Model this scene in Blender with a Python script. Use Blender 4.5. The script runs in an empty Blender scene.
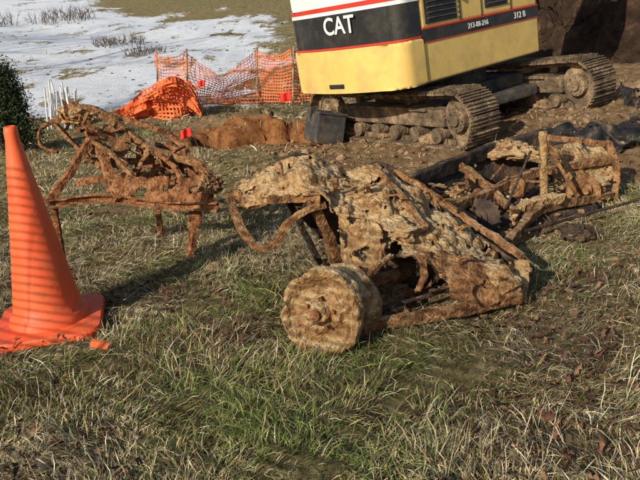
import bpy, bmesh, math, random
import numpy as np
from mathutils import Vector, Matrix, noise
random.seed(7); rng=np.random.default_rng(7)
sc=bpy.context.scene
R=math.radians
I4=Matrix.Identity(4)

# ------------------------------------------------------------------ materials
def mat(name):
    m=bpy.data.materials.new(name); m.use_nodes=True
    nt=m.node_tree; b=nt.nodes["Principled BSDF"]; return m,nt,b
def noise_mat(name,cols,scale=8,rough=.85,bump=.4,bscale=60,detail=8,metal=0,dist=.02,spec=.2,scale2=None,dirt=None,dirt_amt=.5,dirt_soft=.08,crust=None,crust_lo=.25):
    m,nt,b=mat(name); N=nt.nodes; L=nt.links
    tc=N.new('ShaderNodeTexCoord')
    n=N.new('ShaderNodeTexNoise'); n.inputs['Scale'].default_value=scale; n.inputs['Detail'].default_value=detail; n.inputs['Roughness'].default_value=.65
    L.new(tc.outputs['Object'],n.inputs['Vector'])
    r=N.new('ShaderNodeValToRGB'); e=r.color_ramp.elements
    e[0].position=cols[0][0]; e[0].color=(*cols[0][1],1); e[1].position=cols[-1][0]; e[1].color=(*cols[-1][1],1)
    for p,c in cols[1:-1]:
        q=e.new(p); q.color=(*c,1)
    L.new(n.outputs['Fac'],r.inputs['Fac']); out=r.outputs['Color']
    if dirt:
        n3=N.new('ShaderNodeTexNoise'); n3.inputs['Scale'].default_value=scale2 or scale*3; n3.inputs['Detail'].default_value=8
        n3.inputs['Roughness'].default_value=.7
        L.new(tc.outputs['Object'],n3.inputs['Vector'])
        mr=N.new('ShaderNodeMapRange'); mr.inputs['From Min'].default_value=1-dirt_amt-dirt_soft; mr.inputs['From Max'].default_value=1-dirt_amt+dirt_soft
        L.new(n3.outputs['Fac'],mr.inputs['Value'])
        mx=N.new('ShaderNodeMix'); mx.data_type='RGBA'
        L.new(mr.outputs['Result'],mx.inputs['Factor']); L.new(out,mx.inputs['A']); mx.inputs['B'].default_value=(*dirt,1)
        out=mx.outputs['Result']
    if crust:   # pale dried soil that has settled on upward-facing metal
        g=N.new('ShaderNodeNewGeometry'); sx=N.new('ShaderNodeSeparateXYZ'); L.new(g.outputs['True Normal'],sx.inputs[0])
        n4=N.new('ShaderNodeTexNoise'); n4.inputs['Scale'].default_value=7; n4.inputs['Detail'].default_value=9; n4.inputs['Roughness'].default_value=.75
        L.new(tc.outputs['Object'],n4.inputs['Vector'])
        ma=N.new('ShaderNodeMath'); ma.operation='MULTIPLY_ADD'; L.new(n4.outputs['Fac'],ma.inputs[0]); ma.inputs[1].default_value=3.0; ma.inputs[2].default_value=-1.5
        ad=N.new('ShaderNodeMath'); ad.operation='ADD'; L.new(sx.outputs['Z'],ad.inputs[0]); L.new(ma.outputs[0],ad.inputs[1])
        mr=N.new('ShaderNodeMapRange'); mr.inputs['From Min'].default_value=crust_lo; mr.inputs['From Max'].default_value=crust_lo+.4; L.new(ad.outputs[0],mr.inputs['Value'])
        mx=N.new('ShaderNodeMix'); mx.data_type='RGBA'
        L.new(mr.outputs['Result'],mx.inputs['Factor']); L.new(out,mx.inputs['A']); mx.inputs['B'].default_value=(*crust,1)
        out=mx.outputs['Result']
    L.new(out,b.inputs['Base Color'])
    b.inputs['Roughness'].default_value=rough; b.inputs['Metallic'].default_value=metal
    b.inputs['Specular IOR Level'].default_value=spec
    if bump:
        n2=N.new('ShaderNodeTexNoise'); n2.inputs['Scale'].default_value=bscale; n2.inputs['Detail'].default_value=6
        L.new(tc.outputs['Object'],n2.inputs['Vector'])
        bp=N.new('ShaderNodeBump'); bp.inputs['Strength'].default_value=bump; bp.inputs['Distance'].default_value=dist
        L.new(n2.outputs['Fac'],bp.inputs['Height']); L.new(bp.outputs['Normal'],b.inputs['Normal'])
    return m
MUD=noise_mat('dried_mud',[(.3,(.09,.045,.022)),(.42,(.30,.175,.08)),(.55,(.47,.31,.15)),(.64,(.40,.225,.09)),(.76,(.13,.06,.028))],scale=11,bump=.9,bscale=55,dist=.03,spec=.08,dirt=(.19,.085,.032),dirt_amt=.45,scale2=24,crust=(.54,.39,.215),crust_lo=.55)
RUST=noise_mat('rusted_steel',[(.3,(.06,.030,.017)),(.45,(.22,.105,.045)),(.58,(.38,.20,.085)),(.68,(.44,.28,.14)),(.78,(.22,.10,.042))],scale=15,bump=.9,bscale=70,dist=.025,spec=.12,dirt=(.085,.042,.024),dirt_amt=.44,scale2=20,crust=(.48,.34,.19),crust_lo=.85)
REDRUST=noise_mat('red_rust',[(.3,(.07,.03,.017)),(.5,(.31,.125,.05)),(.62,(.43,.22,.10)),(.75,(.24,.09,.038))],scale=15,bump=.9,bscale=70,dist=.025,spec=.12,dirt=(.09,.04,.022),dirt_amt=.44,scale2=22,crust=(.46,.31,.17),crust_lo=.9)
DARKR=noise_mat('dark_corroded_steel',[(.3,(.016,.014,.013)),(.5,(.055,.040,.032)),(.62,(.11,.065,.038)),(.74,(.26,.16,.085))],scale=8,bump=.8,bscale=50,dist=.02,crust=(.36,.25,.14),crust_lo=1.1)
YEL=noise_mat('yellow_paint',[(.3,(.68,.45,.125)),(.7,(.78,.54,.165))],scale=3,rough=.45,bump=.05,bscale=20,spec=.35,dirt=(.48,.33,.14),dirt_amt=.37,scale2=5,dirt_soft=.16)
BLK=noise_mat('black_panel',[(.3,(.012,.012,.013)),(.7,(.03,.03,.03))],scale=3,rough=.45,bump=.05,spec=.4,dirt=(.07,.055,.04),dirt_amt=.36,scale2=6,dirt_soft=.15)
REDS=noise_mat('red_stripe',[(.3,(.5,.03,.02)),(.7,(.6,.05,.03))],scale=3,rough=.5,bump=0)
WHT=noise_mat('white_paint',[(.3,(.65,.65,.62)),(.7,(.8,.8,.78))],scale=4,rough=.5,bump=0)
TRK=noise_mat('muddy_track_steel',[(.3,(.04,.03,.023)),(.5,(.17,.12,.075)),(.68,(.40,.285,.165))],scale=6,bump=1,bscale=35,dist=.03)
GLS=noise_mat('cab_glass',[(.3,(.02,.03,.035)),(.7,(.03,.04,.05))],scale=2,rough=.08,bump=0,spec=.6)
TARP=noise_mat('black_tarp',[(.35,(.010,.010,.012)),(.52,(.03,.028,.028)),(.64,(.20,.14,.085))],scale=4,rough=.6,bump=.6,bscale=14,spec=.15,crust=(.24,.17,.10),crust_lo=1.0)
SOILD=noise_mat('dark_soil',[(.3,(.014,.009,.007)),(.5,(.045,.028,.019)),(.62,(.08,.048,.03)),(.75,(.17,.11,.07))],scale=2.6,bump=1,bscale=7,dist=.2,spec=.05)
SOIL=noise_mat('loose_soil',[(.3,(.14,.08,.04)),(.5,(.28,.18,.10)),(.7,(.40,.28,.165))],scale=6,bump=.8,bscale=40,spec=.05)
ORG=noise_mat('orange_plastic_net',[(.3,(.75,.13,.035)),(.7,(.85,.22,.08))],scale=3,rough=.6,bump=0)
WOOD=noise_mat('stake_wood',[(.3,(.30,.21,.12)),(.7,(.45,.34,.21))],scale=12,bump=.3)
BARK=noise_mat('bark',[(.3,(.06,.045,.035)),(.7,(.16,.125,.10))],scale=12,bump=.6)
PIPE=noise_mat('white_plastic',[(.3,(.55,.57,.6)),(.7,(.75,.76,.78))],scale=3,rough=.4,bump=0)
GREY=noise_mat('grey_steel',[(.3,(.025,.027,.03)),(.7,(.075,.075,.075))],scale=5,rough=.6,bump=.2,dirt=(.16,.11,.07),dirt_amt=.42,scale2=9,dirt_soft=.12)
CONE=noise_mat('cone_plastic',[(.3,(.84,.10,.03)),(.7,(.90,.16,.055))],scale=4,rough=.5,bump=.08,bscale=50,spec=.3,dirt=(.48,.14,.06),dirt_amt=.37,scale2=12,dirt_soft=.12)
REDF=noise_mat('red_flag_plastic',[(.3,(.7,.02,.02)),(.7,(.8,.05,.03))],scale=3,rough=.5,bump=0)
def attr_mat(name,rough=.8,trans=.0,spec=.08):
    m,nt,b=mat(name); N=nt.nodes; L=nt.links
    a=N.new('ShaderNodeAttribute'); a.attribute_name='Col'
    L.new(a.outputs['Color'],b.inputs['Base Color']); b.inputs['Roughness'].default_value=rough
    b.inputs['Specular IOR Level'].default_value=spec
    if trans>0:
        t=N.new('ShaderNodeBsdfTranslucent'); L.new(a.outputs['Color'],t.inputs['Color'])
        mx=N.new('ShaderNodeMixShader'); mx.inputs['Fac'].default_value=trans
        L.new(b.outputs['BSDF'],mx.inputs[1]); L.new(t.outputs['BSDF'],mx.inputs[2])
        L.new(mx.outputs['Shader'],N['Material Output'].inputs['Surface'])
    return m
GRASSM=attr_mat('dry_grass',.8,.10); LEAFM=attr_mat('dead_leaf'); BUSHM=attr_mat('evergreen_leaf',.6,0,.2)

# ------------------------------------------------------------------ helpers
def link(ob,parent=None):
    sc.collection.objects.link(ob)
    if parent: ob.parent=parent
    return ob
def empty(name):
    e=bpy.data.objects.new(name,None); e.empty_display_size=.2; return link(e)
def bm_obj(name,bm,m,parent=None,smooth=False):
    bmesh.ops.recalc_face_normals(bm,faces=bm.faces)
    me=bpy.data.meshes.new(name); bm.to_mesh(me); bm.free(); me.materials.append(m)
    if smooth:
        me.polygons.foreach_set('use_smooth',np.ones(len(me.polygons),bool))
    return link(bpy.data.objects.new(name,me),parent)
BF=[(0,1,3,2),(4,6,7,5),(0,4,5,1),(2,3,7,6),(0,2,6,4),(1,5,7,3)]
def box(bm,c,s,M=I4,bev=0,rot=None):
    T=M@Matrix.Translation(c)@(rot or I4)
    vs=[bm.verts.new(T@Vector((x*s[0],y*s[1],z*s[2]))) for x in(-.5,.5) for y in(-.5,.5) for z in(-.5,.5)]
    fs=[bm.faces.new([vs[i] for i in f]) for f in BF]
    if bev>0:
        es=set(e for v in vs for e in v.link_edges)
        bmesh.ops.bevel(bm,geom=list(es),offset=bev,segments=2,profile=.6,affect='EDGES')
def cyl(bm,p0,p1,r0,r1=None,M=I4,seg=16,caps=True):
    p0=Vector(p0);p1=Vector(p1); d=p1-p0
    r1=r0 if r1 is None else r1
    q=d.to_track_quat('Z','Y').to_matrix()
    A=[];B=[]
    for i in range(seg):
        a=2*math.pi*i/seg; o=q@Vector((math.cos(a),math.sin(a),0))
        A.append(bm.verts.new(M@(p0+o*r0))); B.append(bm.verts.new(M@(p1+o*r1)))
    for i in range(seg): bm.faces.new((A[i],A[(i+1)%seg],B[(i+1)%seg],B[i]))
    if caps: bm.faces.new(A[::-1]); bm.faces.new(B)
def ico_template(sub):
    b=bmesh.new(); bmesh.ops.create_icosphere(b,subdivisions=sub,radius=1)
    b.verts.ensure_lookup_table(); V=[v.co.copy() for v in b.verts]; F=[[v.index for v in f.verts] for f in b.faces]; b.free(); return V,F
ICO1=ico_template(1); ICO2=ico_template(2); ICO5=ico_template(5)
def addico(bm,T,fn):
    vs=[bm.verts.new(fn(v)) for v in T[0]]
    for f in T[1]: bm.faces.new([vs[i] for i in f])
def fnoise(p,s,o=4):
    return noise.fractal(Vector(p)*s,.9,2.0,o)
def crack(q,f):
    d=noise.voronoi(q*f)[0]; return min(d[1]-d[0],.35)/.35
def catmull(P,n):
    P=np.asarray(P,float); k=len(P)
    Q=np.concatenate([[2*P[0]-P[1]],P,[2*P[-1]-P[-2]]])
    out=[]
    for i in range(k-1):
        a,b,c,d=Q[i],Q[i+1],Q[i+2],Q[i+3]
        for j in range(n):
            t=j/n
            out.append(.5*((2*b)+(-a+c)*t+(2*a-5*b+4*c-d)*t*t+(-a+3*b-3*c+d)*t**3))
    out.append(P[-1]); return np.array(out)
def sheet(name,grid,m,parent,n=14,amp=.03,thick=.012,hole=.55,seed=0,crump=9,ck=.010,hf_=13):
    G=np.array(grid,float)
    G=catmull(G,n); G=np.swapaxes(catmull(np.swapaxes(G,0,1),n),0,1)
    nr,nc=G.shape[:2]; off=Vector((seed*3.1,seed*1.7,seed*.9))
    NX=np.cross(np.gradient(G,axis=0),np.gradient(G,axis=1)); NX/=np.maximum(np.linalg.norm(NX,axis=2)[...,None],1e-9)
    if NX[...,2].mean()-NX[...,1].mean()<0: NX=-NX
    bm=bmesh.new(); V=[[None]*nc for _ in range(nr)]
    for i in range(nr):
        for j in range(nc):
            p=Vector(G[i,j]); q=p+off; N_=Vector(NX[i,j])
            a=fnoise(q,crump,4); b2=fnoise(q+Vector((7,3,1)),crump,4); c2=fnoise(q+Vector((1,9,4)),crump,4)
            d=noise.voronoi(q*crump*.8)[0]; fold=(d[0]-.45)*1.6
            rid=abs(noise.noise(q*crump*.5))-.2; rid2=abs(noise.noise(q*crump*1.8+Vector((4,4,4))))-.2
            p+=Vector((b2*.5,c2*.5,a*.35))*amp+N_*(a*.35-rid*1.3-rid2*.25-fold*.9)*amp
            if ck: p+=N_*ck*(crack(q+Vector((b2,c2,a))*.03,14)-.6)
            V[i][j]=bm.verts.new(p)
    for i in range(nr-1):
        for j in range(nc-1):
            e=min(i,nr-2-i)/nr; f=min(j,nc-2-j)/nc; edge=max(0,.12-min(e,f))*2.5
            h=noise.noise((Vector(G[i,j])+off)*hf_)+.5*noise.noise((Vector(G[i,j])+off)*31)
            if h+edge>hole: continue
            bm.faces.new((V[i][j],V[i+1][j],V[i+1][j+1],V[i][j+1]))
    for v in [v for v in bm.verts if not v.link_faces]: bm.verts.remove(v)
    ob=bm_obj(name,bm,m,parent,True)
    s=ob.modifiers.new('s','SOLIDIFY'); s.thickness=thick; s.offset=0
    return ob
def beam(name,pts,w,h,m,parent,amp=.005,n=16,seed=0,prof='box',bm=None,spline=True):
    if len(pts)>2 and spline: P=catmull(pts,n)
    else:
        pp=[np.array(p,float) for p in pts]; P=[]
        for a,b in zip(pp,pp[1:]):
            for t in np.linspace(0,1,n,endpoint=False): P.append(a*(1-t)+b*t)
        P.append(pp[-1]); P=np.array(P)
    if prof=='box': pr=[(-1,-.85),(-.85,-1),(0,-1.0),(.85,-1),(1,-.85),(1,0),(1,.85),(.85,1),(0,1),(-.85,1),(-1,.85),(-1,0)]
    elif prof=='chan': pr=[(-1,-1),(1,-1),(1,-.65),(-.55,-.6),(-.55,.6),(1,.65),(1,1),(-1,1)]
    else: pr=[(math.cos(a),math.sin(a)) for a in np.linspace(0,2*math.pi,13)[:-1]]
    own=bm is None
    if own: bm=bmesh.new()
    rings=[]
    for i,p in enumerate(P):
        t=Vector(P[min(i+1,len(P)-1)]-P[max(i-1,0)]).normalized()
        side=t.cross(Vector((0,0,1)));
        if side.length<.2: side=t.cross(Vector((0,1,0)))
        side.normalize(); up=side.cross(t)
        ring=[]
        k=1+.16*noise.noise(Vector(p)*7+Vector((seed,0,0)))
        jit=Vector((noise.noise(Vector(p)*9+Vector((seed,4,0))),noise.noise(Vector(p)*9+Vector((seed,8,1))),noise.noise(Vector(p)*9+Vector((seed,1,9)))))*amp*1.0
        for a,b in pr:
            q=Vector(p)+jit+(side*a*w/2+up*b*h/2)*k
            s=q+Vector((seed,seed*2,0))
            q+=Vector((fnoise(s,26),fnoise(s+Vector((5,5,5)),26),fnoise(s+Vector((9,1,3)),26)))*amp
            ring.append(bm.verts.new(q))
        rings.append(ring)
    K=len(pr)
    for i in range(len(rings)-1):
        for j in range(K):
            bm.faces.new((rings[i][j],rings[i][(j+1)%K],rings[i+1][(j+1)%K],rings[i+1][j]))
    bm.faces.new(rings[0]); bm.faces.new(rings[-1][::-1])
    if own: return bm_obj(name,bm,m,parent,prof=='round')
def blob(name,c,s,m,parent,amp=.3,f=4,seed=0):
    bm=bmesh.new(); sv=Vector((seed*1.3,seed*.7,seed)); c=Vector(c)
    def fn(v):
        w_=Vector((v.x*s[0],v.y*s[1],v.z*s[2]))
        d=fnoise(v*.6+sv,1.6,5); rid=abs(noise.noise(v*2.3+sv)); cr=crack(w_+sv,15)
        k=1+amp*d-amp*.7*rid+.12*(cr-.5)
        return c+w_*k
    addico(bm,ICO5,fn)
    return bm_obj(name,bm,m,parent,True)
def tangle(name,box_,n,m,parent,L=(.06,.2),w=(.008,.022),seed=0):
    rd=random.Random(seed); bm=bmesh.new()
    for i in range(n):
        t=rd.random(); k=min(int(t*(len(box_)-1)),len(box_)-2); u=t*(len(box_)-1)-k
        p=Vector(box_[k]).lerp(Vector(box_[k+1]),u)+Vector((rd.gauss(0,.04),rd.gauss(0,.06),rd.gauss(0,.03)))
        d=Vector((rd.gauss(0,1),rd.gauss(0,.7),rd.gauss(.1,.8))).normalized(); l=rd.uniform(*L)
        q=p+d*l*.5+Vector((rd.gauss(0,.012),rd.gauss(0,.012),rd.gauss(0,.012))); r=p+d*l+Vector((0,0,-l*.1*rd.random()))
        ww=rd.uniform(*w); beam('',[tuple(p),tuple(q),tuple(r)],ww,ww*rd.uniform(.25,.8),m,None,amp=.003,n=5,seed=i,bm=bm)
    return bm_obj(name,bm,m,parent)
def crumbs(name,path,n,m,parent,spread=.05,size=(.008,.028),seed=0):
    rd=random.Random(seed); bm=bmesh.new()
    for i in range(n):
        t=rd.random()*(len(path)-1); k=min(int(t),len(path)-2); p=Vector(path[k]).lerp(Vector(path[k+1]),t-k)
        c0=p+Vector((rd.gauss(0,spread),rd.gauss(0,spread*1.2),rd.gauss(.0,spread*.3))); s=rd.uniform(*size)
        of=Vector((i*1.7,i,0)); sx,sy,sz=rd.uniform(.8,1.5),rd.uniform(.8,1.4),rd.uniform(.5,1)
        addico(bm,ICO2,lambda v:c0+Vector((v.x*sx,v.y*sy,v.z*sz))*s*(1+.6*noise.noise(v*1.2+of)))
    return bm_obj(name,bm,m,parent)

# ------------------------------------------------------------------ terrain
def ss(a,b,x):
    t=np.clip((x-a)/(b-a),0,1); return t*t*(3-2*t)
def wav(x,y,f,s=0):
    return (np.sin(x*f+1.3*s+.7*np.sin(y*f*.7+s))*np.sin(y*f*1.1+2.1*s+.9*np.sin(x*f*.8-s)))
def H(x,y):
    x=np.asarray(x,float); y=np.asarray(y,float)
    xc=np.clip(x,-9,9)
    z=np.where(x>0,.08*xc,.08*xc*(1-ss(5,9,y)*.5))
    w=ss(5.2,7.4,y)*ss(-1.0,.8,x)*(1-ss(12,15,y))*(1-ss(6,9,x))
    z=z*(1-w)+w*(.162*x+.025*y-.28)
    yy=np.clip(y,-300,95)
    z=z+.105*np.maximum(0,yy-14)*ss(13,17,y)
    z=z+ss(16,22,y)*(.12*wav(x,y,.45,71)+.06*wav(x,y,1.1,72))
    jag=.10*wav(x,y,6.3,41)+.07*wav(x,y,14,42)+.04*wav(x,y,29,43)
    u=(x+.85+.12*np.sin(y*3))/1.15+jag; v=(y-9.55+.16*np.sin(x*3.3)+.08*np.sin(x*9))/.66+jag
    z=z-.62*(1-ss(.74,1.0,np.abs(u)))*(1-ss(.66,1.0,np.abs(v)))
    z=z+(.17+.12*wav(x,y,4.1,44)+.05*wav(x,y,13,45))*np.exp(-((x+.9)/1.6)**2-((y-10.75-.15*np.sin(x*2))/.45)**2)
    near=np.exp(-np.clip(y-10,0,99)/30)
    z=z+.018*wav(x,y,3.1,1)+.012*wav(x,y,7.3,2)+near*.007*wav(x,y,17,3)+.05*wav(x,y,.8,4)*ss(4,8,np.abs(x)+np.abs(y-4))
    rough=ss(5.4,7,y+.5*x)*(1-ss(12,14,y))*ss(-2.6,-.5,x)
    z=z+rough*(.02*wav(x,y,11,46)+.018*wav(x,y,23,47))
    return z
def axis(a,b,st,lo,hi,g=1.13):
    c=list(np.arange(a,b+1e-6,st)); d=st; v=c[-1]
    while v<hi: d=min(d*g,12); v+=d; c.append(v)
    d=st; v=c[0]; l=[]
    while v>lo: d=min(d*g,12); v-=d; l.append(v)
    return np.array(l[::-1]+c)
def mesh_np(name,V,F,m,col=None,smooth=True):
    me=bpy.data.meshes.new(name); me.vertices.add(len(V)); me.vertices.foreach_set('co',V.astype(np.float32).ravel())
    n,k=F.shape; me.loops.add(n*k); me.polygons.add(n)
    me.loops.foreach_set('vertex_index',F.astype(np.int32).ravel())
    me.polygons.foreach_set('loop_start',np.arange(0,n*k,k,dtype=np.int32))
    if col is not None:
        a=me.color_attributes.new('Col','FLOAT_COLOR','POINT'); a.data.foreach_set('color',col.astype(np.float32).ravel())
    me.update(calc_edges=True)
    if smooth: me.polygons.foreach_set('use_smooth',np.ones(n,bool))
    me.materials.append(m)
    return link(bpy.data.objects.new(name,me))
def soilmask(x,y):
    n=.5*wav(x,y,1.9,5)+.35*wav(x,y,4.7,6)+.2*wav(x,y,9,7)
    a=ss(-.2,.3,(y-5.6)*.6+np.minimum(x,1.5)*.45-.25+n*.55)*(1-ss(12,14,y+n))*ss(-1.2,.4,x+n*.5)
    b=np.exp(-((x+.9)/1.7)**4-((y-9.8)/1.4)**4)
    c=.75*np.exp(-((x-.5)/.9)**2-((y-3.6)/.5)**2)+.75*np.exp(-((x-1.6)/.8)**2-((y-4.8)/.5)**2)
    d=.50*ss(.35,.8,wav(x,y,1.25,51)+.5*wav(x,y,3.3,52)+.3*wav(x,y,8,53))
    return np.clip(np.maximum(np.maximum(np.maximum(a,b),c),d),0,1)
def snowmask(x,y):
    n=.5*wav(x,y,.55,8)+.4*wav(x,y,1.3,9)+.25*wav(x,y,3.3,10)
    e=(-.045*y-x)
    a=ss(-.25,.35,e*.28+n*.5-.05)*ss(13.2,15.5,y+n*1.0+ss(-3.2,-5,x)*1.0)
    b=1-ss(.0,.6,(y-31)*.08+n*.8-ss(0,8,-x-.24*y)*3)
    return np.clip(a*b,0,1)*(1-.66*ss(.15,.8,wav(x,y,1.5,13)+.6*wav(x,y*.6,4.1,14)+.4*wav(x,y*.5,9,48)))
gx=axis(-4.5,5.5,.045,-320,320,1.08); gy=axis(1.2,12.5,.045,-120,420,1.08)
X,Y=np.meshgrid(gx,gy); Z=H(X,Y)
V=np.stack([X,Y,Z],-1).reshape(-1,3); nx=len(gx); ny=len(gy)
I=np.arange(nx*ny).reshape(ny,nx)
F=np.stack([I[:-1,:-1],I[:-1,1:],I[1:,1:],I[1:,:-1]],-1).reshape(-1,4)
trench=(1-ss(.9,1.2,np.abs((X+.85)/1.2)))*(1-ss(.9,1.3,np.abs((Y-9.6)/.72)))
col=np.stack([soilmask(X,Y),snowmask(X,Y),trench,np.ones_like(X)],-1).reshape(-1,4)
m,nt,b=mat('ground_soil_grass_snow'); N=nt.nodes; L=nt.links
tc=N.new('ShaderNodeTexCoord'); at=N.new('ShaderNodeAttribute'); at.attribute_name='Col'
sp=N.new('ShaderNodeSeparateColor'); L.new(at.outputs['Color'],sp.inputs['Color'])
def nz(s,d=8,r=.6):
    n=N.new('ShaderNodeTexNoise'); n.inputs['Scale'].default_value=s; n.inputs['Detail'].default_value=d; n.inputs['Roughness'].default_value=r
    L.new(tc.outputs['Object'],n.inputs['Vector']); return n.outputs['Fac']
def ramp(f,cs):
    r=N.new('ShaderNodeValToRGB'); e=r.color_ramp.elements
    e[0].position=cs[0][0]; e[0].color=(*cs[0][1],1); e[1].position=cs[-1][0]; e[1].color=(*cs[-1][1],1)
    for p,c in cs[1:-1]: q=e.new(p); q.color=(*c,1)
    L.new(f,r.inputs['Fac']); return r.outputs['Color']
def mix(f,a,b_):
    x=N.new('ShaderNodeMix'); x.data_type='RGBA'; L.new(f,x.inputs['Factor']); L.new(a,x.inputs['A']); L.new(b_,x.inputs['B']); return x.outputs['Result']
grass=ramp(nz(7,10,.75),[(.3,(.06,.048,.022)),(.44,(.18,.145,.065)),(.58,(.37,.30,.16)),(.72,(.17,.17,.07))])
soil=ramp(nz(5,10,.7),[(.3,(.10,.06,.032)),(.5,(.28,.18,.095)),(.7,(.44,.31,.18))])
clay=ramp(nz(7,8,.75),[(.35,(.09,.035,.016)),(.5,(.33,.135,.05)),(.65,(.42,.22,.10))])
snow=ramp(nz(3,8,.6),[(.3,(.74,.79,.87)),(.6,(.88,.90,.93))])
def edgef(sock,w=.35,s=12,lo=.38,hi=.62):
    a=N.new('ShaderNodeMath'); a.operation='ADD'; L.new(sock,a.inputs[0])
    q=N.new('ShaderNodeMath'); q.operation='MULTIPLY_ADD'; L.new(nz(s,10,.8),q.inputs[0]); q.inputs[1].default_value=w*2; q.inputs[2].default_value=-w
    L.new(q.outputs[0],a.inputs[1])
    r=N.new('ShaderNodeMapRange'); r.inputs['From Min'].default_value=lo; r.inputs['From Max'].default_value=hi; L.new(a.outputs[0],r.inputs['Value']); return r.outputs['Result']
c=mix(edgef(sp.outputs['Red'],.6,9),grass,soil); c=mix(edgef(sp.outputs['Blue'],.3,9),c,clay); c=mix(edgef(sp.outputs['Green'],1.6,3.0,.36,.6),c,snow)
L.new(c,b.inputs['Base Color']); b.inputs['Roughness'].default_value=1; b.inputs['Specular IOR Level'].default_value=0
bp=N.new('ShaderNodeBump'); bp.inputs['Strength'].default_value=.9; bp.inputs['Distance'].default_value=.06
L.new(nz(20,10,.75),bp.inputs['Height']); L.new(bp.outputs['Normal'],b.inputs['Normal'])
mesh_np('ground',V,F,m,col)

# ------------------------------------------------------------------ grass blades
def blades(n,xr,yr,Lr,wr,powy=1.0,seg=3):
    k=n
    y=yr[0]+(yr[1]-yr[0])*rng.random(k)**powy
    half=.60*y+1.0
    x=(rng.random(k)*2-1)*half
    keep=(x>xr[0])&(x<xr[1])&(rng.random(k)>.93*np.clip(soilmask(x,y)*1.25,0,1))&(rng.random(k)>1.1*snowmask(x,y)+.0)
    keep&=((x+1.44)**2+(y-3.39)**2>.24**2)
    cl=.5+.5*wav(x,y,6.1,11)+.4*wav(x,y,13.7,12)+.3*wav(x,y,2.3,22)
    keep&=rng.random(k)<np.clip(cl+.34,.12,1)
    x=x[keep];y=y[keep];k=len(x)
    z=H(x,y)-.008
    tuft=wav(x,y,5.2,21)*.5+.5; big=wav(x,y,1.9,23)*.5+.5
    th=2.2*wav(x,y,1.7,15)+1.6*wav(x,y,4.3,16)+1.3*wav(x,y,9.1,17)+rng.normal(0,.9,k)+.4
    Ls=(Lr[0]+(Lr[1]-Lr[0])*rng.random(k)**1.8)*(.45+.5*tuft+.6*big)
    w=wr[0]+(wr[1]-wr[0])*rng.random(k)
    ph=np.clip(rng.normal(1.2-.35*tuft,.35,k),.1,1.55); bend=rng.normal(.9,.5,k)
    dx=np.cos(th);dy=np.sin(th); sx=-dy; sy=dx
    P=np.stack([x,y,z],-1); pts=[P]
    tz=th.copy()
    for i in range(seg):
        a=ph+bend*(i/seg); a=np.minimum(a,1.75)
        tz=tz+rng.normal(0,.28,k)
        d=np.stack([np.cos(tz)*np.sin(a),np.sin(tz)*np.sin(a),np.cos(a)],-1)*(Ls/seg)[:,None]
        P=P+d; P[:,2]=np.maximum(P[:,2],H(P[:,0],P[:,1])+.003+.014*rng.random(k)); pts.append(P.copy())
    S=np.stack([sx,sy,rng.normal(0,.5,k)],-1)
    VV=[]
    for i in range(seg):
        f=(1-.25*i/seg)*.5
        VV.append(pts[i]-S*(w*f)[:,None]); VV.append(pts[i]+S*(w*f)[:,None])
    VV.append(pts[seg]-S*(w*.08)[:,None]); VV.append(pts[seg]+S*(w*.08)[:,None])
    nv=2*(seg+1); V=np.stack(VV,1).reshape(-1,3)
    base=np.arange(k)[:,None]*nv
    F=np.concatenate([base+np.array([[2*i,2*i+1,2*i+3,2*i+2]]) for i in range(seg)],0)
    straw=np.array([.60,.48,.26]); pale=np.array([.78,.69,.48]); green=np.array([.17,.24,.06]); brown=np.array([.20,.125,.065]); olive=np.array([.34,.34,.12])
    g=np.clip(.27+.48*wav(x,y,1.3,18)+.38*wav(x,y,3.9,19)-.04*(y-3),0.04,.88)
    bp_=np.clip(.16+.30*wav(x,y,2.1,60)+.22*wav(x,y,5.3,61),.05,.5)
    r=rng.random(k); C=np.where((r<g*.6)[:,None],green,np.where((r<g)[:,None],olive,straw))
    r2=rng.random(k); C=np.where((r2<bp_)[:,None],brown,np.where((r2>.73)[:,None]&(r>g)[:,None],pale,C))
    C=C*((.62+.6*rng.random(k))*(.82+.36*big))[:,None]
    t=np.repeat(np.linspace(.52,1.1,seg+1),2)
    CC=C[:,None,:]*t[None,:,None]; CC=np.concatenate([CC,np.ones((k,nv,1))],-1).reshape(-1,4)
    return V,F,CC
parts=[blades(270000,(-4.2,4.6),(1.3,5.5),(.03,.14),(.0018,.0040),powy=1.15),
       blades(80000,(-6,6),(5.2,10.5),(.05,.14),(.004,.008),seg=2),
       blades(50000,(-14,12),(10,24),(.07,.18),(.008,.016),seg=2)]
Vs=[];Fs=[];Cs=[];o=0
for a,f,c_ in parts: Vs.append(a);Fs.append(f+o);Cs.append(c_);o+=len(a)
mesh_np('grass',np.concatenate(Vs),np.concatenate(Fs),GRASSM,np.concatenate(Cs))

# fallen leaves
k=12000; y=1.3+6.5*rng.random(k)**1.2; x=(rng.random(k)*2-1)*(.6*y+.8)
cl=wav(x,y,1.5,30)+.6*wav(x,y,3.7,31)+.6*rng.random(k)+.3*(1-ss(2,3.2,y)); kp=cl>.18; x=x[kp];y=y[kp];k=len(x)
z=H(x,y)+.006+.035*rng.random(k)
s=.005+.013*rng.random(k)**2; th=rng.random(k)*6.28
A=np.stack([np.cos(th),np.sin(th),rng.normal(0,.7,k)],-1); B=np.stack([-np.sin(th),np.cos(th),rng.normal(0,.7,k)],-1)
P=np.stack([x,y,z],-1); cu=np.stack([0*x,0*x,s*rng.uniform(.2,1.6,k)],-1)
asp=rng.uniform(.35,1,k)
def LP(a,b_,c_):
    j=rng.normal(1,.25,k); return P+A*(s*a*j)[:,None]+B*(s*b_*j*asp)[:,None]+cu*(c_*rng.uniform(.4,1.4,k))[:,None]
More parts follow.
